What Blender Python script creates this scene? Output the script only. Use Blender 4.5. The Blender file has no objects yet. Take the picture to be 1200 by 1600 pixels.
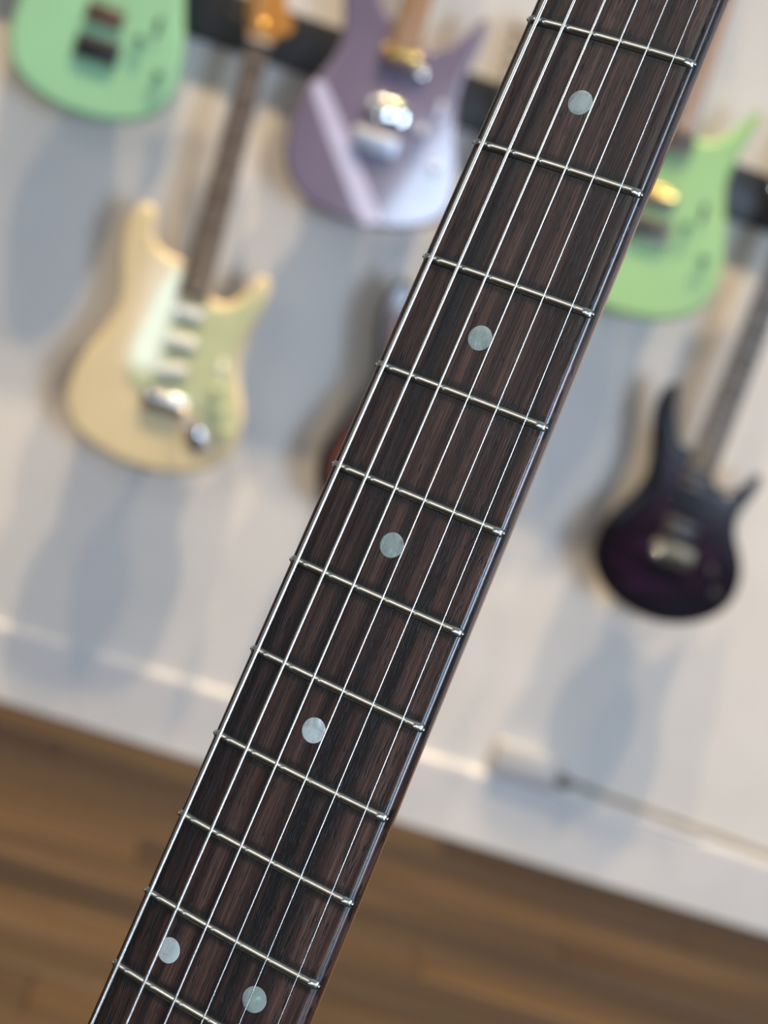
import bpy, bmesh, math, random
from mathutils import Vector, Matrix

random.seed(7)
R = math.radians
scene = bpy.context.scene
col = scene.collection

# ------------------------------------------------------------------ camera
YAW, PITCH, ROLL = R(5.0), R(8.0), R(18.4)
CAM = Vector((0.0, -3.5, 1.065))
fwd = Vector((math.sin(YAW)*math.cos(PITCH), math.cos(YAW)*math.cos(PITCH), -math.sin(PITCH)))
r0 = Vector((math.cos(YAW), -math.sin(YAW), 0.0))
u0 = r0.cross(fwd)
rgt = math.cos(ROLL)*r0 + math.sin(ROLL)*u0
upv = -math.sin(ROLL)*r0 + math.cos(ROLL)*u0
cd = bpy.data.cameras.new('camera')
cam = bpy.data.objects.new('camera', cd)
col.objects.link(cam)
M = Matrix((rgt, upv, -fwd)).transposed().to_4x4()
M.translation = CAM
cam.matrix_world = M
cd.sensor_fit = 'HORIZONTAL'
cd.sensor_width = 36.0
cd.lens = 36.0*2905.0/1200.0
cd.clip_start = 0.01
cd.dof.use_dof = True
cd.dof.focus_distance = 0.446
cd.dof.aperture_fstop = 16.5
scene.camera = cam

# ------------------------------------------------------------------ world, lights, exposure
scene.view_settings.view_transform = 'Standard'
scene.view_settings.look = 'None'
scene.view_settings.gamma = 1.0
scene.view_settings.exposure = -0.22
scene.view_settings.use_curve_mapping = False
try:
    scene.cycles.use_denoising = True
except Exception:
    pass
world = bpy.data.worlds.new('world')
scene.world = world
world.use_nodes = True
bg = world.node_tree.nodes['Background']
bg.inputs[0].default_value = (1.0, 0.95, 0.88, 1)
bg.inputs[1].default_value = 0.19


def area(name, loc, target, sx, sy, power, color, roll=0.0):
    l = bpy.data.lights.new(name, 'AREA')
    l.shape = 'RECTANGLE'
    l.size = sx
    l.size_y = sy
    l.energy = power
    l.color = color
    o = bpy.data.objects.new(name, l)
    col.objects.link(o)
    d = Vector(target) - Vector(loc)
    o.rotation_euler = (d.to_track_quat('-Z', 'Y').to_matrix() @ Matrix.Rotation(roll, 3, 'Z')).to_euler()
    o.location = loc
    return o


def spot(name, loc, target, power, color, angle=100, rad=0.05, blend=0.7):
    l = bpy.data.lights.new(name, 'SPOT')
    l.energy = power
    l.color = color
    l.spot_size = R(angle)
    l.spot_blend = blend
    l.shadow_soft_size = rad
    o = bpy.data.objects.new(name, l)
    col.objects.link(o)
    d = Vector(target) - Vector(loc)
    o.rotation_euler = d.to_track_quat('-Z', 'Y').to_euler()
    o.location = loc
    return o


COOL = (0.58, 0.76, 1.0)
WARM = (1.0, 0.74, 0.45)
# daylight from the shop window behind the camera on the right
area('daylight_window', (2.75, -5.3, 1.35), (0.3, 0, 1.0), 1.35, 1.8, 172, COOL)
# unseen panel added for the fret highlights, behind the camera on the left
area('added_fret_light', (-2.2, -4.5, 2.75), (-0.2, -3.4, 0.8), 2.4, 1.7, 27, (1.0, 0.97, 0.9))
# the bright doorway far behind the camera
area('doorway_light', (0.68, -6.0, 1.22), (0.68, 0, 1.22), 0.62, 0.95, 34, (0.62, 0.78, 1.0), R(-16))
area('low_door_light', (-0.58, -6.0, 0.38), (-0.58, 0, 0.5), 0.18, 0.6, 8, (0.8, 0.9, 1.0), 0)
# warm track lamps under the ceiling, close to the wall
for (x, y) in [(-1.3, -0.86), (-0.45, -0.78), (0.2, -0.9), (0.95, -0.78), (1.6, -0.86)]:
    spot('track_lamp_light', (x, y, 4.1), (x, y-0.05, 0.1), 840, WARM, 53, 0.04, 1.0)


# ------------------------------------------------------------------ material helpers
def new_mat(name, base=(0.5, 0.5, 0.5), rough=0.5, metal=0.0, coat=0.0, spec=0.5, coat_rough=0.05):
    m = bpy.data.materials.new(name)
    m.use_nodes = True
    b = m.node_tree.nodes['Principled BSDF']
    b.inputs['Base Color'].default_value = (*base, 1)
    b.inputs['Roughness'].default_value = rough
    b.inputs['Metallic'].default_value = metal
    b.inputs['Coat Weight'].default_value = coat
    b.inputs['Coat Roughness'].default_value = coat_rough
    b.inputs['Specular IOR Level'].default_value = spec
    return m


class NT:
    def __init__(s, m):
        s.t = m.node_tree
        s.b = s.t.nodes['Principled BSDF']

    def n(s, typ, **kw):
        x = s.t.nodes.new(typ)
        for k, v in kw.items():
            if k in ('inp',):
                for a, b in v.items():
                    x.inputs[a].default_value = b
            else:
                setattr(x, k, v)
        return x

    def l(s, a, b):
        s.t.links.new(a, b)

    def coords(s, scale, rot=(0, 0, 0), kind='Object'):
        c = s.n('ShaderNodeTexCoord')
        mp = s.n('ShaderNodeMapping')
        mp.inputs['Scale'].default_value = scale
        mp.inputs['Rotation'].default_value = rot
        s.l(c.outputs[kind], mp.inputs['Vector'])
        return mp.outputs['Vector']

    def noise(s, vec, scale, detail=4, rough=0.55, dist=0.0):
        x = s.n('ShaderNodeTexNoise')
        x.inputs['Scale'].default_value = scale
        x.inputs['Detail'].default_value = detail
        x.inputs['Roughness'].default_value = rough
        x.inputs['Distortion'].default_value = dist
        s.l(vec, x.inputs['Vector'])
        return x.outputs['Fac']

    def ramp(s, fac, stops):
        x = s.n('ShaderNodeValToRGB')
        e = x.color_ramp.elements
        while len(e) < len(stops):
            e.new(0.5)
        for i, (p, c) in enumerate(stops):
            e[i].position = p
            e[i].color = (*c, 1) if len(c) == 3 else c
        s.l(fac, x.inputs['Fac'])
        return x.outputs['Color']

    def mix(s, fac, a, b, mode='MIX'):
        x = s.n('ShaderNodeMix', data_type='RGBA', blend_type=mode)
        for sock, v in ((x.inputs[0], fac), (x.inputs[6], a), (x.inputs[7], b)):
            if hasattr(v, 'is_linked') or hasattr(v, 'links'):
                s.l(v, sock)
            elif isinstance(v, tuple):
                sock.default_value = (*v, 1)
            else:
                sock.default_value = v
        return x.outputs[2]

    def math(s, op, a, b=0.0):
        x = s.n('ShaderNodeMath', operation=op)
        for sock, v in ((x.inputs[0], a), (x.inputs[1], b)):
            if hasattr(v, 'links'):
                s.l(v, sock)
            else:
                sock.default_value = v
        return x.outputs[0]

    def bump(s, h, strength=0.3, dist=0.001):
        x = s.n('ShaderNodeBump')
        x.inputs['Strength'].default_value = strength
        x.inputs['Distance'].default_value = dist
        s.l(h, x.inputs['Height'])
        s.l(x.outputs['Normal'], s.b.inputs['Normal'])


def mat_rosewood():
    m = new_mat('rosewood', rough=0.42, spec=0.45)
    k = NT(m)
    # object axes: x across the board, z along it (metres)
    v1 = k.coords((190, 40, 5.0))
    bands = k.noise(v1, 1.0, 3, 0.6, 0.25)
    c1 = k.ramp(bands, [(0.37, (0.009, 0.0065, 0.008)), (0.45, (0.032, 0.0155, 0.014)), (0.53, (0.060, 0.028, 0.022)), (0.68, (0.115, 0.060, 0.045))])
    v2 = k.coords((2100, 300, 42))
    fine = k.noise(v2, 1.0, 3, 0.7, 0.1)
    c2 = k.ramp(fine, [(0.32, (0.25, 0.25, 0.27)), (0.52, (1.0, 1.0, 1.0)), (0.72, (2.0, 1.9, 1.85))])
    c = k.mix(0.9, c1, c2, 'MULTIPLY')
    # open pores: short dark dashes along the grain
    v3 = k.coords((3600, 600, 260))
    p = k.noise(v3, 1.0, 0, 0.5, 0.0)
    v4 = k.coords((420, 200, 45))
    clump = k.noise(v4, 1.0, 2, 0.5)
    pm = k.math('MULTIPLY', p, k.math('ADD', k.math('MULTIPLY', clump, 0.55), 0.72))
    pore = k.ramp(pm, [(0.61, (0, 0, 0)), (0.68, (1, 1, 1))])
    c = k.mix(k.math('MULTIPLY', pore, 0.8), c, (0.006, 0.004, 0.004))
    at = k.n('ShaderNodeAttribute', attribute_name='grime')
    c = k.mix(k.math('MULTIPLY', at.outputs['Fac'], 0.93), c, (0.005, 0.006, 0.006))
    k.l(c, k.b.inputs['Base Color'])
    pol = k.n('ShaderNodeAttribute', attribute_name='polish').outputs['Fac']
    rr = k.ramp(fine, [(0.3, (0.52, 0.52, 0.52)), (0.7, (0.36, 0.36, 0.36))])
    k.l(k.math('SUBTRACT', rr, k.math('MULTIPLY', pol, 0.17)), k.b.inputs['Roughness'])
    h = k.math('SUBTRACT', k.math('MULTIPLY', fine, 0.4), k.math('MULTIPLY', pore, 0.7))
    h = k.math('MULTIPLY', h, k.math('SUBTRACT', 1.0, k.math('MULTIPLY', pol, 0.6)))
    k.bump(h, 0.7, 0.00014)
    k.l(k.math('MULTIPLY', pol, 0.5), k.b.inputs['Coat Weight'])
    k.b.inputs['Coat Roughness'].default_value = 0.2
    return m


def mat_pearl(tint=(0.42, 0.47, 0.44)):
    m = new_mat('pearl_inlay', rough=0.25, spec=0.6, coat=0.3)
    k = NT(m)
    v = k.coords((260, 260, 210))
    n1 = k.noise(v, 1.0, 2, 0.5, 1.6)
    a = tuple(x * 0.72 for x in tint)
    b = tuple(min(1, x * 1.45) for x in tint)
    c = k.ramp(n1, [(0.3, a), (0.5, tint), (0.62, tint), (0.72, b)])
    k.l(c, k.b.inputs['Base Color'])
    return m


def mat_wood(name, c1, c2, c3, scale=(60, 60, 4), rough=0.35, coat=0.4, dist=0.6):
    m = new_mat(name, rough=rough, coat=coat, coat_rough=0.15)
    k = NT(m)
    v = k.coords(scale)
    n1 = k.noise(v, 1.0, 4, 0.6, dist)
    c = k.ramp(n1, [(0.3, c1), (0.5, c2), (0.7, c3)])
    k.l(c, k.b.inputs['Base Color'])
    return m


def mat_speck(name, base, rough=0.35, coat=0.5, amt=0.12, scale=30, metal=0.0):
    m = new_mat(name, base, rough, metal, coat)
    k = NT(m)
    v = k.coords((scale, scale, scale))
    n1 = k.noise(v, 1.0, 3, 0.5)
    a = tuple(max(0, x * (1 - amt)) for x in base)
    b = tuple(min(1, x * (1 + amt)) for x in base)
    k.l(k.ramp(n1, [(0.35, a), (0.65, b)]), k.b.inputs['Base Color'])
    return m


def mat_floor():
    m = new_mat('floor_wood', rough=0.6, spec=0.2)
    k = NT(m)
    v = k.coords((1.3, 28, 28), kind='Object')
    oi = k.n('ShaderNodeObjectInfo')
    vm = k.n('ShaderNodeVectorMath', operation='ADD')
    k.l(v, vm.inputs[0])
    k.l(oi.outputs['Location'], vm.inputs[1])
    vs = k.n('ShaderNodeVectorMath', operation='ADD')
    k.l(vm.outputs[0], vs.inputs[0])
    cx = k.n('ShaderNodeCombineXYZ')
    k.l(k.math('MULTIPLY', oi.outputs['Random'], 37.0), cx.inputs[0])
    k.l(k.math('MULTIPLY', oi.outputs['Random'], 91.0), cx.inputs[1])
    k.l(cx.outputs[0], vs.inputs[1])
    n1 = k.noise(vs.outputs[0], 1.0, 4, 0.6, 0.8)
    c = k.ramp(n1, [(0.28, (0.016, 0.0095, 0.0042)), (0.5, (0.029, 0.0175, 0.0075)), (0.72, (0.047, 0.030, 0.0125))])
    tone = k.ramp(oi.outputs['Random'], [(0.0, (0.55, 0.5, 0.5)), (0.5, (1.0, 0.95, 0.92)), (1.0, (1.4, 1.36, 1.25))])
    c = k.mix(1.0, c, tone, 'MULTIPLY')
    k.l(c, k.b.inputs['Base Color'])
    k.bump(n1, 0.2, 0.001)
    return m


def mat_quilt():
    m = new_mat('purple_quilt', rough=0.12, coat=0.0, spec=0.3)
    k = NT(m)
    v = k.coords((9, 9, 34))
    n1 = k.noise(v, 1.0, 3, 0.5, 1.2)
    c = k.ramp(n1, [(0.35, (0.003, 0.001, 0.005)), (0.55, (0.014, 0.003, 0.013)), (0.72, (0.032, 0.007, 0.034))])
    at = k.n('ShaderNodeAttribute', attribute_name='burst')
    c = k.mix(at.outputs['Fac'], c, (0.002, 0.0015, 0.003))
    k.l(c, k.b.inputs['Base Color'])
    return m


def mat_burst():
    m = new_mat('sunburst_finish', rough=0.2, coat=0.7)
    k = NT(m)
    v = k.coords((40, 40, 4))
    n1 = k.noise(v, 1.0, 3, 0.5, 0.6)
    c = k.ramp(n1, [(0.35, (0.26, 0.035, 0.004)), (0.7, (0.42, 0.085, 0.008))])
    at = k.n('ShaderNodeAttribute', attribute_name='burst')
    c = k.mix(at.outputs['Fac'], c, (0.006, 0.005, 0.006))
    k.l(c, k.b.inputs['Base Color'])
    return m


M_ROSE = mat_rosewood()
M_PEARL = mat_pearl((0.38, 0.45, 0.41))
M_PEARLW = mat_pearl((0.68, 0.74, 0.73))
M_FRET = mat_speck('fret_metal', (0.62, 0.61, 0.55), 0.26, 0.0, 0.06, 900, 1.0)
M_STEEL = mat_speck('string_steel', (0.82, 0.83, 0.82), 0.22, 0.0, 0.05, 600, 1.0)
M_WOUND = mat_speck('string_winding', (0.80, 0.80, 0.78), 0.25, 0.0, 0.06, 800, 1.0)
M_BGSTRING = mat_speck('dull_string', (0.32, 0.30, 0.27), 0.5, 0.0, 0.05, 600, 1.0)
M_CHROME = mat_speck('chrome', (0.75, 0.77, 0.8), 0.12, 0.0, 0.04, 40, 1.0)
M_MIRROR = mat_speck('polished_cover', (0.85, 0.87, 0.88), 0.04, 0.0, 0.02, 40, 1.0)
M_SATIN = mat_speck('satin_metal', (0.50, 0.53, 0.60), 0.42, 0.0, 0.04, 40, 1.0)
M_DULL = mat_speck('dull_bridge_metal', (0.16, 0.14, 0.10), 0.35, 0.0, 0.1, 40, 1.0)
M_GOLD = mat_speck('gold_metal', (0.85, 0.55, 0.16), 0.25, 0.0, 0.08, 40, 1.0)
M_BLACK = mat_speck('black_plastic', (0.012, 0.012, 0.014), 0.35, 0.1, 0.2, 60)
M_RAIL = mat_speck('rail_black', (0.006, 0.008, 0.013), 0.45, 0.0, 0.25, 20)
M_KNOB = mat_speck('dark_green_knob', (0.06, 0.16, 0.11), 0.4, 0.1, 0.1, 60)
M_BROWN = mat_speck('brown_coil', (0.07, 0.035, 0.025), 0.35, 0.2, 0.2, 60)
M_MAPLE = mat_wood('neck_maple', (0.48, 0.22, 0.075), (0.56, 0.28, 0.10), (0.63, 0.34, 0.14))
M_NECKF = mat_wood('aged_neck_lacquer', (0.20, 0.075, 0.03), (0.26, 0.10, 0.04), (0.32, 0.13, 0.055))
M_AMBER = mat_wood('amber_maple', (0.32, 0.125, 0.008), (0.40, 0.17, 0.012), (0.46, 0.21, 0.02))
M_ROAST = mat_wood('roasted_maple', (0.30, 0.13, 0.035), (0.38, 0.175, 0.055), (0.44, 0.21, 0.075))
M_ROSEB = mat_wood('dark_fingerboard', (0.035, 0.020, 0.014), (0.075, 0.045, 0.032), (0.12, 0.078, 0.055), (90, 90, 9), 0.5, 0.0)
M_EBONY = mat_wood('ebony_fingerboard', (0.018, 0.014, 0.011), (0.03, 0.024, 0.018), (0.045, 0.036, 0.026), (90, 90, 9), 0.45, 0.0)
M_CREAM = mat_speck('cream_finish', (0.62, 0.52, 0.31), 0.35, 0.25, 0.05, 6)
M_GUARD = mat_speck('mint_pickguard', (0.47, 0.52, 0.30), 0.5, 0.7, 0.07, 25)
M_PLASTIC = mat_speck('white_plastic', (0.78, 0.78, 0.70), 0.3, 0.3, 0.04, 40)
M_MINT = mat_speck('mint_green_finish', (0.27, 0.55, 0.33), 0.4, 0.15, 0.05, 6)
M_GREEN = mat_speck('apple_green_finish', (0.27, 0.49, 0.18), 0.4, 0.15, 0.05, 6)
M_LILAC = mat_speck('lilac_finish', (0.155, 0.13, 0.205), 0.12, 0.8, 0.08, 8)
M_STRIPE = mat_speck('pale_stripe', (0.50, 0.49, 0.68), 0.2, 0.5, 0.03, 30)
M_QUILT = mat_quilt()
M_BURST = mat_burst()
M_WALL = mat_speck('wall_paint', (0.66, 0.645, 0.62), 0.85, 0.0, 0.03, 5)
M_TRIM = mat_speck('baseboard_paint', (0.61, 0.605, 0.60), 0.6, 0.0, 0.03, 9)
M_CEIL = mat_speck('ceiling_paint', (0.75, 0.74, 0.72), 0.9, 0.0, 0.02, 3)
M_FLOOR = mat_floor()
M_CABLE = mat_speck('cable_sheath', (0.17, 0.145, 0.085), 0.5, 0.0, 0.1, 60)
M_SOCKET = mat_speck('socket_plastic', (0.56, 0.545, 0.52), 0.5, 0.1, 0.03, 30)
M_PLUG = mat_speck('plug_rubber', (0.10, 0.10, 0.095), 0.5, 0.0, 0.15, 60)


# ------------------------------------------------------------------ mesh helpers
class MB:
    """collects shapes (metres) and builds one mesh object"""

    def __init__(s):
        s.v = []
        s.f = []
        s.smooth = []

    def add(s, verts, faces, smooth=True, flat=()):
        o = len(s.v)
        s.v += [tuple(p) for p in verts]
        for i, f in enumerate(faces):
            s.f.append([o + j for j in f])
            s.smooth.append(smooth and i not in flat)

    def box(s, c, size, bev=0.0, rot=None, seg=2):
        bm = bmesh.new()
        bmesh.ops.create_cube(bm, size=1.0)
        bmesh.ops.scale(bm, vec=size, verts=bm.verts)
        if bev > 0:
            bmesh.ops.bevel(bm, geom=bm.edges[:], offset=min(bev, min(size)*0.49), segments=seg, profile=0.5, affect='EDGES')
        if rot is not None:
            bmesh.ops.transform(bm, matrix=rot.to_4x4(), verts=bm.verts)
        bmesh.ops.translate(bm, vec=c, verts=bm.verts)
        bm.verts.index_update()
        s.add([v.co[:] for v in bm.verts], [[v.index for v in f.verts] for f in bm.faces], bev > 0)
        bm.free()

    def lathe(s, prof, center, axis='y', n=20):
        """prof: list of (radius, height) from bottom to top along axis"""
        vs, fs = [], []
        for (r, h) in prof:
            for i in range(n):
                a = 2*math.pi*i/n
                x, y = r*math.cos(a), r*math.sin(a)
                p = {'y': (x, h, y), 'z': (x, y, h), 'x': (h, x, y)}[axis]
                vs.append((p[0]+center[0], p[1]+center[1], p[2]+center[2]))
        for k in range(len(prof)-1):
            for i in range(n):
                j = (i+1) % n
                fs.append([k*n+i, k*n+j, (k+1)*n+j, (k+1)*n+i])
        fs.append(list(range(n))[::-1])
        fs.append([(len(prof)-1)*n+i for i in range(n)])
        s.add(vs, fs, True, (len(fs)-1, len(fs)-2))

    def tube(s, pts, rads, n=8):
        vs, fs = [], []
        m = len(pts)
        pts = [Vector(p) for p in pts]
        if not isinstance(rads, (list, tuple)):
            rads = [rads]*m
        ref = Vector((0.13, 1, 0.07)).normalized()
        for k in range(m):
            t = (pts[min(k+1, m-1)] - pts[max(k-1, 0)]).normalized()
            a = t.cross(ref)
            if a.length < 1e-3:
                a = t.cross(Vector((1, 0, 0)))
            a.normalize()
            b = t.cross(a)
            for i in range(n):
                an = 2*math.pi*i/n
                vs.append(tuple(pts[k] + (a*math.cos(an) + b*math.sin(an))*rads[k]))
        for k in range(m-1):
            for i in range(n):
                j = (i+1) % n
                fs.append([k*n+i, k*n+j, (k+1)*n+j, (k+1)*n+i])
        fs.append(list(range(n))[::-1])
        fs.append([(m-1)*n+i for i in range(n)])
        s.add(vs, fs, True, (len(fs)-1, len(fs)-2))

    def grid(s, rows, closed=False, smooth=True, caps=False):
        n = len(rows[0])
        vs = [p for r in rows for p in r]
        fs = []
        for k in range(len(rows)-1):
            for i in range(n if closed else n-1):
                j = (i+1) % n
                fs.append([k*n+i, k*n+j, (k+1)*n+j, (k+1)*n+i])
        fl = ()
        if caps:
            fs.append(list(range(n))[::-1])
            fs.append([(len(rows)-1)*n+i for i in range(n)])
            fl = (len(fs)-1, len(fs)-2)
        s.add(vs, fs, smooth, fl)

    def build(s, name, mat, parent=None, loc=None, fix=True):
        me = bpy.data.meshes.new(name)
        me.from_pydata(s.v, [], s.f)
        me.polygons.foreach_set('use_smooth', s.smooth)
        me.materials.append(mat)
        if fix:
            bm = bmesh.new()
            bm.from_mesh(me)
            bmesh.ops.recalc_face_normals(bm, faces=bm.faces)
            bm.to_mesh(me)
            bm.free()
        me.update()
        o = bpy.data.objects.new(name, me)
        col.objects.link(o)
        if parent is not None:
            o.parent = parent
        if loc is not None:
            o.location = loc
        return o


def tag(o, label=None, cat=None, group=None, kind=None):
    if label:
        o['label'] = label
    if cat:
        o['category'] = cat
    if group:
        o['group'] = group
    if kind:
        o['kind'] = kind
    return o


def empty(name, loc, rot=(0, 0, 0)):
    o = bpy.data.objects.new(name, None)
    o.empty_display_size = 0.05
    col.objects.link(o)
    o.location = loc
    o.rotation_euler = rot
    return o


def spline(pts, sub=4, closed=True):
    n = len(pts)
    out = []
    P = [Vector((p[0], p[1])) for p in pts]
    rng = range(n) if closed else range(n-1)
    for i in rng:
        p1, p2 = P[i], P[(i+1) % n]
        p0 = P[(i-1) % n] if closed or i > 0 else p1
        p3 = P[(i+2) % n] if closed or i < n-2 else p2
        for k in range(sub):
            t = k/sub
            q = 0.5*((2*p1) + (-p0+p2)*t + (2*p0-5*p1+4*p2-p3)*t*t + (-p0+3*p1-3*p2+p3)*t**3)
            out.append(q)
    if not closed:
        out.append(P[-1])
    return out


def smooth_closed(pts, it=1):
    for _ in range(it):
        n = len(pts)
        pts = [pts[i]*0.5 + (pts[i-1] + pts[(i+1) % n])*0.25 for i in range(n)]
    return pts


def area2(p):
    return sum(p[i-1].x*p[i].y - p[i].x*p[i-1].y for i in range(len(p)))


def slab(mb, outline_mm, y_front, thick, r, seg=4, sub=4, sm=2, burst=None):
    """rounded-edge slab; outline in mm in the xz plane, front facing -y (metres)"""
    P = spline(outline_mm, sub)
    P = smooth_closed(P, sm)
    if area2(P) < 0:
        P = P[::-1]
    n = len(P)
    N = []
    for i in range(n):
        t = (P[(i+1) % n] - P[i-1])
        t.normalize()
        N.append(Vector((t.y, -t.x)))
    rr_ = []
    for i in range(n):
        m_ = 1e9
        for j in range(0, n):
            d_ = P[i]-P[j]
            q_ = d_.dot(N[i])
            if j != i and q_ > 1e-4:
                m_ = min(m_, d_.length_squared/(2*q_))
        rr_.append(min(1.0, 0.72*m_/r))
    for _ in range(3):
        rr_ = [min(rr_[i], (rr_[i-1]+rr_[i]+rr_[(i+1) % n])/3) for i in range(n)]
    N = [N[i]*rr_[i] for i in range(n)]
    rows = []
    levels = []
    for k in range(seg+1):
        a = math.pi/2*k/seg
        levels.append((r*(1-math.sin(a)), r*(1-math.cos(a))))
    for ins, dep in levels:
        rows.append([((P[i].x-N[i].x*ins)/1000, (y_front+dep)/1000, (P[i].y-N[i].y*ins)/1000) for i in range(n)])
    for ins, dep in reversed(levels):
        rows.append([((P[i].x-N[i].x*ins)/1000, (y_front+thick-dep)/1000, (P[i].y-N[i].y*ins)/1000) for i in range(n)])
    if burst:
        # inner rings on the front face carry the burst
        inner = []
        for ins in burst:
            inner.append([((P[i].x-N[i].x*ins)/1000, y_front/1000, (P[i].y-N[i].y*ins)/1000) for i in range(n)])
        return rows, inner
    mb.grid(rows, closed=True, caps=True)


def body_mesh(name, outline, thick, r, mat, parent, y0=0.0, burst=None, seg=5):
    mb = MB()
    slab(mb, outline, y0, thick, r, seg)
    o = mb.build(name, mat, parent)
    if burst:
        me = o.data
        bm = bmesh.new()
        bm.from_mesh(me)
        # refine the front cap so the burst can fade inwards
        caps = [f for f in bm.faces if len(f.verts) > 20]
        bmesh.ops.triangulate(bm, faces=caps)
        front = [e for e in bm.edges if all(abs(v.co.y - y0/1000) < 1e-6 for v in e.verts) and not any(len(f.verts) == 4 for f in e.link_faces)]
        for _ in range(3):
            es = [e for e in bm.edges if all(abs(v.co.y - y0/1000) < 1e-6 for v in e.verts) and e.calc_length() > 0.02]
            if not es:
                break
            bmesh.ops.subdivide_edges(bm, edges=es, cuts=1)
            bmesh.ops.triangulate(bm, faces=[f for f in bm.faces if len(f.verts) > 4])
        bm.to_mesh(me)
        bm.free()
        P = [p/1000 for p in smooth_closed(spline(outline, 4), 2)]
        at = me.attributes.new('burst', 'FLOAT', 'POINT')
        w0, w1 = burst
        for i, v in enumerate(me.vertices):
            if v.co.y > y0/1000 + 0.004:
                at.data[i].value = 1.0
                continue
            d = min(math.hypot(v.co.x-p.x, v.co.z-p.y) for p in P)
            at.data[i].value = 1.0 - min(1.0, max(0.0, (d*1000-w0)/(w1-w0)))
    return o


def yn(n, L=648.0):
    return L*(1-2**(-n/12))


# ------------------------------------------------------------------ background guitar builder
HEAD_S = [(21, 0), (25, 8), (38, 15), (50, 27), (51, 42), (42, 54), (30, 66), (24, 88), (20, 112), (24, 130), (27, 148), (20, 168), (2, 182), (-20, 181), (-38, 170), (-46, 150), (-43, 112), (-37, 62), (-32, 30), (-26, 10), (-21, 0)]
HEAD_P = [(21, 0), (25, 10), (30, 30), (27, 60), (24, 100), (24, 140), (10, 175), (-22, 186), (-34, 160), (-36, 110), (-36, 60), (-32, 30), (-26, 10), (-21, 0)]


def pickup_single(g, x, z, w=68, ang=0, m=None, proud=4, y0=0):
    mb = MB()
    rot = Matrix.Rotation(ang, 3, 'Y')
    mb.box((x/1000, (y0-proud/2)/1000, z/1000), (w/1000, (proud+4)/1000, 0.019), 0.008, rot, 4)
    o = mb.build('pickup', m or M_PLASTIC, g)
    mp = MB()
    for i in range(6):
        d = rot @ Vector(((i-2.5)*0.0095, 0, 0))
        mp.lathe([(0.0022, 0), (0.0022, 0.001)], (x/1000+d.x, (y0-proud-2.8)/1000, z/1000+d.z), 'y', 8)
    mp.build('pole_piece', M_CHROME, o)
    return o


def pickup_humbucker(g, x, z, m, ang=0, ring=None, m2=None, y0=0):
    rot = Matrix.Rotation(ang, 3, 'Y')
    h = empty('pickup', (0, 0, 0))
    h.parent = g
    if ring:
        mb = MB()
        mb.box((x/1000, (y0-1.5)/1000, z/1000), (0.088, 0.005, 0.044), 0.003, rot)
        mb.build('ring', ring, h)
    for s, mm in ((1, m), (-1, m2 or m)):
        d = rot @ Vector((0, 0, s*0.0092))
        mb = MB()
        mb.box((x/1000+d.x, (y0-4)/1000, z/1000+d.z), (0.068, 0.009, 0.0175), 0.003, rot)
        mb.build('coil', mm, h)
    return h


def knob(g, x, z, m, r=9.0, h=14.0, y0=0):
    mb = MB()
    mb.lathe([(r/1000, 0), (r/1000, -h*0.75/1000), (r*0.86/1000, -h/1000), (r*0.5/1000, -h*1.02/1000)], (x/1000, y0/1000, z/1000), 'y', 20)
    mb.build('knob', m, g)


def selector(g, x, z, m, y0=0):
    mb = MB()
    mb.box((x/1000, (y0-0.5)/1000, z/1000), (0.010, 0.002, 0.034), 0.001)
    mb.tube([(x/1000, y0/1000, z/1000), (x/1000, (y0-12)/1000, (z+5)/1000)], [0.0018, 0.0028], 8)
    mb.build('selector_switch', m, g)


def trem_bridge(g, z, m, x=0, y0=0, w=78, h=34, arm=None, saddles=None):
    mb = MB()
    mb.box((x/1000, (y0-3)/1000, z/1000), (w/1000, 0.006, h/1000), 0.002)
    o = mb.build('bridge', m, g)
    for i in range(6):
        ms = MB()
        ms.box(((x+(i-2.5)*10.6)/1000, (y0-8)/1000, (z+2)/1000), (0.0095, 0.007, 0.020), 0.0015)
        ms.build('saddle', saddles or m, o)
    if arm:
        ma = MB()
        pts = [Vector(((x+a)/1000, (y0-b)/1000, (z+c)/1000)) for a, b, c in arm]
        ma.tube(pts, 0.003, 8)
        ma.build('tremolo_arm', m, o)
    return o


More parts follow.
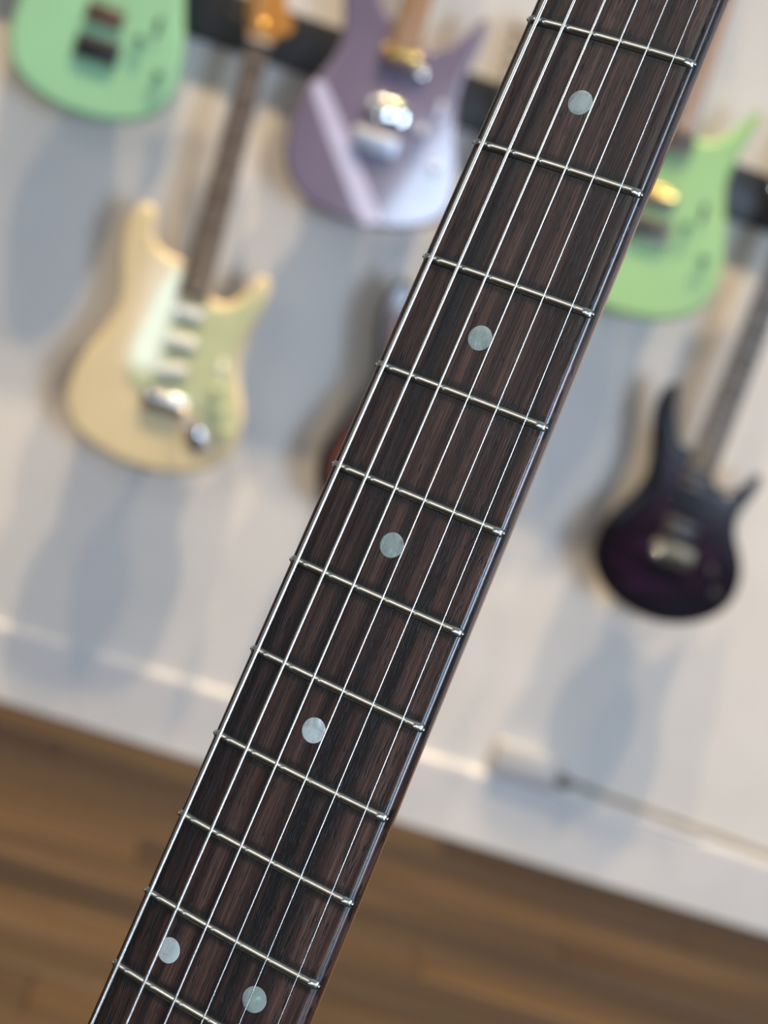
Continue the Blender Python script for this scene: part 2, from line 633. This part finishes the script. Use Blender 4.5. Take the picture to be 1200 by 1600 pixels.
def neck_parts(g, m_neck, m_board, frets=22, dots=M_PEARL, head=HEAD_S, y_top=-7.0, taper=(21.2, 28.0), L=466.0, head_mat=None, length_end=0.0, tuners='left', btn=M_CHROME, inlay_r=3.1):
    """origin at the end of the fingerboard, nut L mm above; front is -y"""
    # neck shaft
    mb = MB()
    rows = []
    for k in range(13):
        t = k/12
        z = length_end-4 + (L - length_end+6)*t
        w = taper[1] + (taper[0]-taper[1])*min(1, max(0, z/L))
        row = []
        for i in range(13):
            a = math.pi*i/12
            row.append((w*math.cos(a)/1000, (y_top+5+17*math.sin(a)**0.8)/1000, z/1000))
        rows.append(row)
    mb.grid(rows, closed=True, caps=True)
    neck = mb.build('neck', m_neck, g)
    # headstock
    mb = MB()
    slab(mb, [(x, z+L+2) for x, z in head], y_top+6, 14, 2, 2)
    mb.build('headstock', head_mat or m_neck, g)
    # fingerboard
    mb = MB()
    rows = []
    for k in range(9):
        z = L*k/8
        w = taper[1] + (taper[0]-taper[1])*k/8
        row = []
        for i in range(9):
            x = -w + 2*w*i/8
            row.append((x/1000, (y_top+x*x/480)/1000, z/1000))
        row += [(w/1000, (y_top+6)/1000, z/1000), (-w/1000, (y_top+6)/1000, z/1000)]
        rows.append(row)
    mb.grid(rows, closed=True, caps=True, smooth=False)
    fb = mb.build('fingerboard', m_board, g)
    Lsc = L/(1-2**(-frets/12.0)/1.0) if False else 648.0
    for f in range(1, frets+1):
        z = L - yn(f, Lsc)
        if z < 1:
            break
        w = taper[1] + (taper[0]-taper[1])*z/L
        mf = MB()
        mf.box((0, (y_top-0.2)/1000, z/1000), (2*w/1000, 0.0022, 0.0024), 0.0009)
        mf.build('fret', M_BGSTRING, fb)
    if dots is not None:
        for f in (3, 5, 7, 9, 12, 15, 17, 19, 21):
            z = L - (yn(f, Lsc)+yn(f-1, Lsc))/2
            if z < 6:
                continue
            for dx in ((-11, 11) if f == 12 else (0,)):
                md = MB()
                md.lathe([(inlay_r/1000, 0.0), (inlay_r/1000, -0.0004)], (dx/1000, y_top/1000, z/1000), 'y', 16)
                md.build('inlay', dots, fb)
    mb = MB()
    mb.box((0, (y_top-0.5)/1000, (L+1.5)/1000), (2*taper[0]/1000, 0.005, 0.0035), 0.0008)
    mb.build('nut', M_PLASTIC, g)
    # tuners
    for i in range(6):
        if head is HEAD_S or head is HEAD_P:
            zz = L+30+i*25
            xx = -22 - i*1.2
            ex = -(40+i*2.2)
        mt = MB()
        mt.lathe([(0.0048, 0), (0.0042, -0.003), (0.0028, -0.004), (0.0028, -0.012)], (xx/1000, (y_top+6)/1000, zz/1000), 'y', 12)
        mt.tube([(xx/1000, (y_top+17)/1000, zz/1000), ((ex-12)/1000, (y_top+17)/1000, zz/1000)], 0.002, 8)
        mt.box(((ex-16)/1000, (y_top+17)/1000, zz/1000), (0.012, 0.007, 0.016), 0.003)
        mt.build('tuner', btn, g)
    return neck


def bg_strings(g, z_bridge, y_top=-7.0, L=466.0, y_b=-11):
    for i in range(6):
        xb = (i-2.5)*10.4
        xn = (i-2.5)*7.0
        ms = MB()
        ms.tube([(xb/1000, y_b/1000, z_bridge/1000), (xn/1000, (y_top-2.5)/1000, (L+2)/1000), ((-22 - i*1.2)/1000, (y_top-1)/1000, (L+30+i*25)/1000)], 0.0003+0.00008*(5-i), 5)
        ms.build('string', M_BGSTRING, g)


OUT_S = [(-34, 57), (-76, 65), (-97, 89), (-101, 127), (-122, 140), (-141, 120), (-149, 79), (-144, 31), (-134, -5), (-127, -48), (-139, -95), (-163, -148), (-178, -197), (-176, -247), (-150, -287), (-92, -314), (-20, -327), (50, -320), (108, -297), (137, -263), (146, -220), (141, -174), (121, -132), (109, -92), (114, -41), (128, 12), (131, 50), (118, 70), (100, 60), (84, 24), (60, 3), (28, 6), (24, 40), (-26, 48)]
GUARD_S = [(-31, 45), (-53, 30), (-66, -10), (-72, -57), (-82, -100), (-85, -140), (-74, -170), (-51, -184), (-15, -181), (11, -175), (46, -190), (84, -215), (108, -240), (128, -240), (134, -212), (126, -175), (106, -136), (97, -94), (102, -43), (115, 8), (120, 40), (108, 44), (86, 8), (60, -10), (32, -6), (-26, -4), (-27, 30)]


def build_s_type(name, root, m_body, m_guard, burst=None, trem=True, m_neck=None, m_pick=None):
    body_mesh('body', OUT_S, 44, 9, m_body, root, 0, burst)
    mb = MB()
    slab(mb, GUARD_S, -2.2, 2.4, 0.8, 2)
    guard = mb.build('pickguard', m_guard, root)
    neck_parts(root, m_neck or M_AMBER, M_ROSEB, head=HEAD_S, y_top=-10, btn=M_BLACK)
    for (x, z, a) in ((0, -28, 0), (0, -82, 0), (-4, -136, R(-12))):
        pickup_single(guard, x, z, 54, a, m_pick, y0=-2.2)
    for (x, z) in ((84, -150), (100, -186), (112, -220)):
        knob(guard, x, z, M_GUARD if m_guard is M_GUARD else M_PLASTIC, 9.5, 12, -2.2)
    selector(guard, 82, -112, M_PLASTIC, -2.2)
    trem_bridge(root, -197, M_CHROME, -2, 0, 80, 40, arm=[(28, 6, 8), (34, 16, 4), (50, 22, -20), (60, 24, -70)] if trem else None)
    mj = MB()
    mj.box((0.070, -0.001, -0.246), (0.030, 0.004, 0.052), 0.0018, Matrix.Rotation(R(-32), 3, 'Y'))
    jack = mj.build('jack_plate', M_CHROME, root)
    mj = MB()
    mj.lathe([(0.0085, 0.0), (0.0085, -0.0035), (0.005, -0.004)], (0.066, -0.002, -0.238), 'y', 16)
    mj.build('jack_socket', M_BLACK, jack)
    for (x, z) in ((-132, 128), (-10, -330)):
        mk = MB()
        if z > 0:
            mk.tube([(x/1000, 0.022, z/1000), ((x-2)/1000, 0.022, (z+14)/1000), ((x-2)/1000, 0.022, (z+18)/1000)], [0.003, 0.003, 0.007], 12)
        else:
            mk.tube([(x/1000, 0.022, (z+4)/1000), (x/1000, 0.022, (z-11)/1000), (x/1000, 0.022, (z-14)/1000)], [0.003, 0.003, 0.007], 12)
        mk.build('strap_button', M_CHROME, root)
    bg_strings(root, -197, -10, 466, -14)


YF = -0.120
# ------------------------------------------------------------------ room shell
mb = MB(); mb.box((0.5, 0.06, 2.1), (13.0, 0.12, 4.4))
tag(mb.build('wall_back', M_WALL), kind='structure')
mb = MB(); mb.box((0.5, -3.45, 4.3), (13.0, 7.0, 0.10))
tag(mb.build('ceiling', M_CEIL), kind='structure')
mb = MB(); mb.box((0.5, -3.45, -0.062), (13.0, 7.0, 0.1))
floor = tag(mb.build('floor', M_FLOOR), kind='structure')
mb = MB()
prof = [(0.0, 0.0), (-0.014, 0.0), (-0.014, 0.132), (-0.0125, 0.140), (-0.009, 0.144), (0.0, 0.144)]
mb.grid([[(x, p[0], p[1]) for p in prof] for x in (-5.9, 6.9)], closed=True, caps=True, smooth=False)
tag(mb.build('baseboard_back', M_TRIM), kind='structure')

# floor boards, each one a part of the floor
PW, PL = 0.125, 1.22
mb = MB(); mb.box((0, 0, 0), (PL-0.002, PW-0.002, 0.012), 0.0012, None, 1)
plank0 = mb.build('plank', M_FLOOR, floor)
plank0.location = (-5, -0.09, -0.006)
first = True
for r in range(30):
    off = (r*0.47) % PL
    for c in range(-4, 5):
        x = c*PL + off
        y = -0.016 - PW*(r+0.5)
        if x > 4.2 or x < -3.7:
            continue
        if first:
            o = plank0
            first = False
        else:
            o = plank0.copy()
            col.objects.link(o)
            o.parent = floor
        o.location = (x, y, -0.006)

# ------------------------------------------------------------------ rails the guitars hang from
def rail(z0, z1, label, hang_xs, zh):
    g = empty('hanging_rail', (0.3, 0, z0))
    tag(g, label, 'wall rail')
    m1 = MB(); m1.box((0.0, -0.012, (z1-z0)/2), (4.2, 0.024, z1-z0), 0.003)
    m1.build('board', M_RAIL, g)
    for (x, z) in hang_xs:
        h = MB()
        h.box((x-0.3, -0.029, z-z0+0.004), (0.046, 0.010, 0.062), 0.004)
        h.tube([(x-0.3, -0.03, z-z0+0.004), (x-0.3, -0.082, z-z0+0.006)], 0.0055, 12)
        pts = []
        for k in range(13):
            a = math.pi*(k/12.0)
            pts.append((x-0.3+0.034*math.cos(a), -0.088+0.004*math.sin(a), z-z0+0.004))
        u = [(x-0.3-0.036, -0.128, z-z0+0.002), (x-0.3-0.036, -0.10, z-z0+0.002), (x-0.3-0.02, -0.084, z-z0+0.003), (x-0.3+0.02, -0.084, z-z0+0.003), (x-0.3+0.036, -0.10, z-z0+0.002), (x-0.3+0.036, -0.128, z-z0+0.002)]
        h.tube(u, 0.0055, 12)
        h.build('hanger', M_BLACK, g)
    return g


GUITARS = {
    'cream': ((-0.1548, 0.8548), -2.71), 'purple': ((0.0668, 1.3851), -1.19), 'green': ((0.5829, 1.4093), -2.59),
    'mint': ((-0.443, 1.4541), 0.17), 'dark': ((0.8281, 0.8481), 1.44), 'burst': ((0.325, 0.866), -1.0)}


def hang_point(k, L=466, extra=16):
    (x, z), a = GUITARS[k]
    s = (L+extra)/1000
    return (x + math.sin(R(a))*s, z + math.cos(R(a))*s)


def g_root(k, label, cat='guitar', group=None):
    (x, z), a = GUITARS[k]
    g = empty('electric_guitar', (x, YF, z), (0, R(a), 0))
    tag(g, label, cat, group)
    return g


rail(1.297, 1.397, 'black wall rail low on the wall, crossing behind the lilac guitar', [hang_point('cream'), hang_point('burst'), hang_point('dark', 490)], 0)
rail(1.815, 1.915, 'upper black wall rail above the frame holding the lilac and green guitars', [hang_point('purple'), hang_point('green'), hang_point('mint')], 0)

# ------------------------------------------------------------------ guitars on the wall
g = g_root('cream', 'cream electric guitar with pale green pickguard and dark fingerboard, hanging below the black rail')
build_s_type('cream', g, M_CREAM, M_GUARD)
mt = MB(); mt.lathe([(0.011, 0), (0.0105, -0.003), (0.008, -0.006), (0.004, -0.008), (0.001, -0.0085)], (-0.002, -0.004, 0.493), 'y', 16)
mt.build('truss_rod_nut', M_GOLD, g)

g = g_root('burst', 'sunburst electric guitar with black edge, mostly hidden behind the foreground fretboard')
build_s_type('burst', g, M_BURST, M_BLACK, burst=(20, 52), m_neck=M_AMBER, m_pick=M_BLACK)

# lilac offset guitar
OUT_L = [(-50, 58), (-70, 90), (-98, 126), (-126, 146), (-142, 138), (-139, 96), (-124, 54), (-111, 4), (-110, -36), (-124, -74), (-142, -112), (-154, -160), (-153, -213), (-137, -260), (-108, -290), (-72, -306), (-28, -314), (30, -313), (79, -304), (124, -288), (155, -264), (167, -232), (163, -188), (144, -125), (126, -74), (120, -25), (127, 12), (134, 54), (134, 86), (124, 98), (108, 74), (84, 36), (50, 16), (28, 22), (26, 44), (-28, 50)]
g = g_root('purple', 'lilac electric guitar with pale diagonal stripe and chrome hardware, hanging over the black rail')
body_mesh('body', OUT_L, 44, 8, M_LILAC, g, 0)
mb = MB()
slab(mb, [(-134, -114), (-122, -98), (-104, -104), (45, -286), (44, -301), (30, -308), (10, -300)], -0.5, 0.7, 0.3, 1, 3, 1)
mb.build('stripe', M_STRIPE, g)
neck_parts(g, M_ROAST, M_ROAST, head=HEAD_P, y_top=-9)
pickup_humbucker(g, 0, -14, M_GOLD, 0, None, M_BROWN)
mb = MB(); mb.box((0.006, -0.0015, -0.112), (0.088, 0.005, 0.044), 0.003)
pk = mb.build('pickup', M_LILAC, g)
mb = MB(); mb.box((0.006, -0.0055, -0.112), (0.070, 0.008, 0.038), 0.0025); mb.build('pickup_cover', M_MIRROR, pk)
trem_bridge(g, -166, M_SATIN, 0, 0, 84, 34)
mt = MB(); mt.lathe([(0.013, 0), (0.013, -0.004), (0.010, -0.007), (0.004, -0.008)], (0.043, -0.0, -0.030), 'y', 20)
mt.build('screw_cover', M_CHROME, g)
knob(g, 74, -124, M_SATIN, 10, 15)
knob(g, 116, -180, M_SATIN, 10, 15)
selector(g, 96, -80, M_SATIN)
bg_strings(g, -166, -9, 466, -13)

# two double-cut guitars of one shape
OUT_D = [(-34, 54), (-60, 60), (-88, 90), (-106, 126), (-124, 142), (-138, 122), (-140, 76), (-128, 26), (-119, -20), (-120, -66), (-132, -112), (-148, -160), (-157, -205), (-154, -254), (-136, -296), (-98, -324), (-46, -340), (2, -343), (52, -338), (98, -324), (132, -298), (149, -262), (151, -222), (142, -172), (127, -124), (114, -79), (114, -44), (124, 2), (134, 40), (137, 62), (129, 74), (118, 56), (97, 24), (72, 2), (46, -4), (32, 2), (28, 40), (-28, 46)]


def build_d_type(g, m_body, m_neck, m1, m2, m3, mk=None):
    body_mesh('body', OUT_D, 42, 10, m_body, g, 0)
    neck_parts(g, m_neck, m_neck, head=HEAD_P, y_top=-9, btn=M_BLACK, taper=(21.2, 28.5))
    pickup_humbucker(g, 0, -22, M_BLACK, 0, None, M_BROWN)
    pickup_humbucker(g, -3, -124, m1, 0, None, m2)
    trem_bridge(g, -183, m3, 0, 0, 80, 42, saddles=M_BLACK)
    knob(g, 63, -158, mk, 8, 14)
    knob(g, 112, -206, mk, 8, 14)
    selector(g, 86, -128, M_BLACK)
    bg_strings(g, -183, -9, 466, -13)


g = g_root('green', 'apple green electric guitar with orange maple neck, right of the foreground fretboard')
build_d_type(g, M_GREEN, M_ROAST, M_GOLD, M_BROWN, M_DULL, M_KNOB)
g = g_root('mint', 'mint green electric guitar with black bridge, cut by the top left corner')
g.location.z -= 0.012
build_d_type(g, M_MINT, M_ROAST, M_BROWN, M_BROWN, M_BLACK, M_KNOB)
for c in g.children:
    if c.name.split('.')[0] in ('bridge',):
        c.location.z = -0.042
    if c.name.split('.')[0] in ('pickup',):
        c.location.z = -0.042
    if c.name.split('.')[0] in ('knob', 'selector_switch'):
        c.location.z = -0.026
        c.location.x = 0.004

# dark purple carved guitar
OUT_P = [(-26, 26), (-46, 26), (-66, 52), (-82, 92), (-90, 124), (-99, 130), (-114, 108), (-117, 77), (-108, 38), (-93, -9), (-86, -52), (-98, -93), (-120, -133), (-134, -172), (-132, -213), (-116, -247), (-80, -279), (-30, -297), (22, -302), (75, -291), (118, -265), (144, -233), (152, -193), (144, -154), (126, -123), (106, -92), (102, -60), (114, -22), (119, 8), (112, 22), (102, 8), (88, -16), (62, -28), (34, -20), (24, 10)]
g = g_root('dark', 'dark purple quilted electric guitar with black edges and dark neck, at the right edge')
body_mesh('body', OUT_P, 44, 13, M_QUILT, g, 0, burst=(6, 48), seg=6)
neck_parts(g, M_MAPLE, M_EBONY, head=HEAD_P, y_top=-9, L=490, frets=24, inlay_r=2.6)
pickup_humbucker(g, 2, -34, M_BLACK, 0, None, M_BLACK)
pickup_humbucker(g, 4, -124, M_BLACK, 0, None, M_BLACK)
trem_bridge(g, -172, M_DULL, 8, 0, 84, 38)
ms = MB(); ms.lathe([(0.009, 0), (0.009, -0.010), (0.006, -0.013)], (-0.024, -0.006, -0.176), 'y', 16)
ms.build('arm_socket', M_CHROME, g)
knob(g, 86, -176, M_BLACK, 9, 13)
knob(g, 108, -214, M_BLACK, 9, 13)
bg_strings(g, -172, -9, 490, -13)

# ------------------------------------------------------------------ socket, plug and cable
g = empty('wall_socket', (0.725, 0, 0.181))
tag(g, 'pale rectangular socket box on the wall just above the baseboard', 'socket')
mb = MB(); mb.box((0, -0.012, 0.004), (0.135, 0.024, 0.066), 0.004); mb.build('box', M_SOCKET, g)
mb = MB(); mb.box((0, -0.025, 0.004), (0.120, 0.003, 0.054), 0.001); mb.build('face_plate', M_SOCKET, g)
g = empty('power_plug', (0.8, -0.02, 0.176))
tag(g, 'small dark plug in the right end of the socket box', 'plug')
mb = MB(); mb.lathe([(0.010, -0.010), (0.013, -0.006), (0.013, 0.012), (0.006, 0.020), (0.005, 0.030)], (0, 0, 0), 'x', 16)
mb.build('plug_body', M_PLUG, g)
g = empty('power_cable', (0.83, -0.02, 0.176))
tag(g, 'olive cable running right from the plug along the foot of the wall', 'cable')
pts = spline([(0.82, 0.176), (0.92, 0.170), (1.02, 0.166), (1.13, 0.160), (1.24, 0.155), (1.4, 0.151), (1.7, 0.149), (2.2, 0.149)], 6, False)
mb = MB(); mb.tube([(p.x-0.83, 0.012 if p.x > 1.1 else 0.006, p.y-0.176) for p in pts], 0.005, 10)
mb.build('sheath', M_CABLE, g)

# ------------------------------------------------------------------ foreground guitar
W3 = Matrix(((0.8631562453107611, 0.09307586978095658, -0.4962843727597591), (-0.5048400652883449, 0.13982627945157236, -0.8518128433255692), (-0.00988962389016275, 0.9857918106980039, 0.16768035454418007)))
LOC6 = Vector((0.04423336026019509, -3.058524966054667, 1.0085875494260872))
NUT = 189.79           # nut lies this many mm above the frame of reference at fret six
# part frame: x across, z along the neck from the nut (mm, negative to the body), front is -y
ROOTM = Matrix((W3 @ Vector((1, 0, 0)), W3 @ Vector((0, 0, -1)), W3 @ Vector((0, 1, 0)))).transposed().to_4x4()
ROOTM.translation = LOC6 + W3 @ Vector((0, NUT/1000, 0))
fg = bpy.data.objects.new('electric_guitar', None)
col.objects.link(fg)
fg.matrix_world = ROOTM
tag(fg, 'sharp foreground guitar neck with rosewood fretboard, pearl dots, metal frets and six strings', 'guitar')

RB = 241.0


def hw(z):               # half width of the fretboard at z (mm, negative)
    t = -z/324.0
    return 21.53 + (26.15-21.53)*t


FRET_Z = {1: -36.37, 2: -70.07, 3: -103.3, 4: -134.07, 5: -163.0, 6: -189.95, 7: -215.46, 8: -239.6, 9: -262.4, 10: -283.95, 11: -304.75, 12: -324.3}
for f in range(13, 22):
    FRET_Z[f] = -yn(f)
END = -466.0


def P3(x, z, h):         # h = height above the centre of the board
    return (x/1000, -h/1000, z/1000)


# fretboard
stations = set()
z = 0.0
while z > END:
    stations.add(round(z, 2))
    z -= 6.0
stations.add(END)
for f, zf in FRET_Z.items():
    for d in (0, 1.0, 1.5, 2.1, 3.0, 4.2):
        stations.add(round(zf+d, 2))
        stations.add(round(zf-d, 2))
stations = sorted(stations, reverse=True)
stations = [s for i, s in enumerate(stations) if END <= s <= 0]
random.seed(3)
rows, gr, po = [], [], []
RR = 1.8
for s in stations:
    w = hw(s) + 0.25
    dist = min(abs(s-zf) for zf in FRET_Z.values())
    gv = 1.0 if dist < 2.0 else max(0.0, 1-(dist-2.0)/1.1)
    row, gg = [], []
    xs = [-(w-RR) + 2*(w-RR)*i/24 for i in range(25)]
    zb = -(w-RR)**2/2/RB
    left = []
    for k in range(6, 0, -1):
        a = math.pi/2*k/6
        left.append((-(w-RR) - RR*math.sin(a), zb - RR*(1-math.cos(a))))
    prof = [(-w, zb-RR-2.6)] + [(-w, zb-RR-1.2)] + left + [(x, -x*x/2/RB) for x in xs] + [(-x, h) for x, h in reversed(left)] + [(w, zb-RR-1.2), (w, zb-RR-2.6)]
    for i, (x, h) in enumerate(prof):
        row.append(P3(x, s, h))
        gg.append(gv*(0.7 + 0.3*random.random()))
        po.append(min(1.0, max(0.0, (abs(x)-(w-RR-1.2))/1.2)))
    rows.append(row)
    gr += gg
mb = MB()
mb.grid(rows, closed=True, caps=True)
fb = mb.build('fretboard', M_ROSE, fg)
at = fb.data.attributes.new('grime', 'FLOAT', 'POINT')
at.data.foreach_set('value', gr)
at = fb.data.attributes.new('polish', 'FLOAT', 'POINT')
at.data.foreach_set('value', po)
fb['label'] = 'dark rosewood fretboard'

# neck back
mb = MB()
rows = []
for k in range(25):
    s = 1.0 + (END-20-1.0)*k/24
    w = hw(max(s, END)) - 0.25
    zb = -(w-RR)**2/2/RB - RR - 2.5
    row = []
    for i in range(25):
        a = math.pi*i/24
        row.append(P3(w*math.cos(a), s, zb - (16.5-3.5*s/466*-1*0)*math.sin(a)**0.92))
    rows.append(row)
mb.grid(rows, closed=True, caps=True)
nk = mb.build('neck', M_NECKF, fg)
nk['label'] = 'lacquered maple neck under the fretboard'

# frets
for f in sorted(FRET_Z):
    zf = FRET_Z[f]
    w = hw(zf)
    rnd = random.Random(f)
    xs = [-w, -w+0.12, -w+0.5, -w+1.1, -w+1.7] + [-w+2.2 + (2*w-4.4)*i/22 for i in range(23)] + [w-1.7, w-1.1, w-0.5, w-0.12, w]
    rows = []
    for x in xs:
        e = w-abs(x)
        kh = min(1.0, 0.38+0.62*(e/1.7)**0.75) if e < 1.7 else 1.0
        kw = 1.0 if e > 1.2 else 0.82+0.18*(e/1.2)
        if e < 0.05:
            kh, kw = 0.2, 0.6
        base = -x*x/2/RB - 0.25 - (0.35 if e < 1.7 else 0)*(1-e/1.7)
        row = []
        for i in range(13):
            a = math.pi*i/12
            jz = (rnd.random()-0.5)*0.16 if e < 0.6 else 0
            row.append(P3(x, zf + 1.22*kw*math.cos(a)+jz, base + (1.38*kh)*math.sin(a)**0.95+jz*0.5))
        row.append(P3(x, zf-0.3, base-0.6))
        row.append(P3(x, zf+0.3, base-0.6))
        rows.append(row)
    mb = MB()
    mb.grid(rows, closed=True, caps=True)
    # filed end of the fret tang showing at the board edge
    for sx in (-1, 1):
        zz = -w*w/2/RB - 0.9
        mb.lathe([(0.00062, -0.0002), (0.00050, 0.0003), (0.00022, 0.00048)] if sx > 0 else [(0.00022, -0.00048), (0.00050, -0.0003), (0.00062, 0.0002)], (sx*(w+0.02)/1000, -(zz+0.4)/1000, (zf + (rnd.random()-0.5)*0.4)/1000), 'x', 7)
    mb.build('fret', M_FRET, fb)

# pearl dots
for (x, z, m) in [(-0.2, -86.75, 0), (-0.24, -148.5, 0), (-0.3, -202.7, 0), (-0.15, -251.0, 1), (-12.95, -314.55, 1), (12.86, -314.6, 0), (0, -372.5, 0), (0, -411.5, 0), (0, -434.0, 0)]:
    mb = MB()
    vs = []
    rows = []
    for r, h in ((3.12, -0.1), (3.12, 0.02), (3.0, 0.045), (1.5, 0.05), (0.02, 0.05)):
        row = []
        for i in range(40):
            a = 2*math.pi*i/40
            xx = x + r*math.cos(a)
            row.append(P3(xx, z + r*math.sin(a), h - xx*xx/2/RB))
        rows.append(row)
    mb.grid(rows, closed=True, caps=True)
    mb.build('inlay_dot', M_PEARLW if m else M_PEARL, fb)

# strings: x at the nut side and further down, radius, wound?
SX = [(-17.95, -22.68, 0.585), (-10.95, -14.0, 0.45), (-3.75, -4.75, 0.335), (3.9, 3.95, 0.215), (10.75, 12.75, 0.165), (17.4, 21.5, 0.128)]
# values: x at z=-20 and at z=-304.7, radius
for i, (xa, xb, rad) in enumerate(SX):
    def sx(s, xa=xa, xb=xb):
        return xa + (xb-xa)*((-s-20)/284.7)

    def sh(s, rad=rad):
        x = sx(s)
        return -x*x/2/RB*0.9 + 1.1 + 0.35 + (-s)*0.0030 + rad
    mb = MB()
    pts, rr = [], []
    if i < 3:
        pitch = (0.46, 0.36, 0.28)[i]
        s = 0.0
        k = 0
        while s > -352:
            pts.append(P3(sx(s), s, sh(s)))
            rr.append((rad if k % 2 == 0 else rad*(0.86, 0.90, 0.94)[i])/1000)
            s -= pitch/2
            k += 1
        pts.append(P3(sx(-640), -640, sh(-640)))
        rr.append(rad/1000)
    else:
        pts = [P3(sx(s), s, sh(s)) for s in range(0, -641, -20)]
        rr = [rad/1000]*len(pts)
    mb.tube(pts, rr, 10)
    o = mb.build('string', M_WOUND if i < 3 else M_STEEL, fg, fix=False)
    if i == 0:
        o['label'] = 'thick wound string at the left edge'

for i, (xa, xb, rad) in enumerate(SX):
    mb = MB()
    mb.tube([P3(xa+0.35*(1 if xa < 0 else -1), 0, 1.9), P3(xa, 2, 2.3), P3(-22-i*1.2+3, 34+i*25, -1.0)], rad/1000, 6)
    mb.build('string_end', M_STEEL, fg)

# nut, headstock, tuners and body, beyond the frame
mb = MB(); mb.box((0, -0.0005, 0.002), (0.0425, 0.006, 0.0035), 0.0008); mb.build('nut', M_PLASTIC, fg)
mb = MB(); slab(mb, [(x, z+5) for x, z in HEAD_S], 6.5, 14, 2, 2); mb.build('headstock', M_MAPLE, fg)
for i in range(6):
    zz, xx, ex = 34+i*25, -22-i*1.2, -(40+i*2.2)
    mt = MB()
    mt.lathe([(0.0048, 0), (0.0042, -0.003), (0.0028, -0.004), (0.0028, -0.012)], (xx/1000, 0.0065, zz/1000), 'y', 12)
    mt.tube([(xx/1000, 0.017, zz/1000), ((ex-12)/1000, 0.017, zz/1000)], 0.002, 8)
    mt.box(((ex-16)/1000, 0.017, zz/1000), (0.012, 0.007, 0.016), 0.003)
    mt.build('tuner', M_CHROME, fg)
body_mesh('body', [(x, z+END) for x, z in OUT_S], 44, 10, M_BURST, fg, 12, burst=(12, 60))
mb = MB(); slab(mb, [(x, z+END) for x, z in GUARD_S], 9.8, 2.2, 0.8, 2); mb.build('pickguard', M_PLASTIC, fg)
for (z, a) in ((-28, 0), (-82, 0), (-136, R(-12))):
    mb = MB(); mb.box((0, 0.007, (z+END)/1000), (0.068, 0.010, 0.018), 0.007, Matrix.Rotation(a, 3, 'Y'), 3); mb.build('pickup', M_PLASTIC, fg)
mb = MB(); mb.box((0, 0.006, (-174+END)/1000), (0.080, 0.013, 0.040), 0.002); mb.build('bridge', M_CHROME, fg)
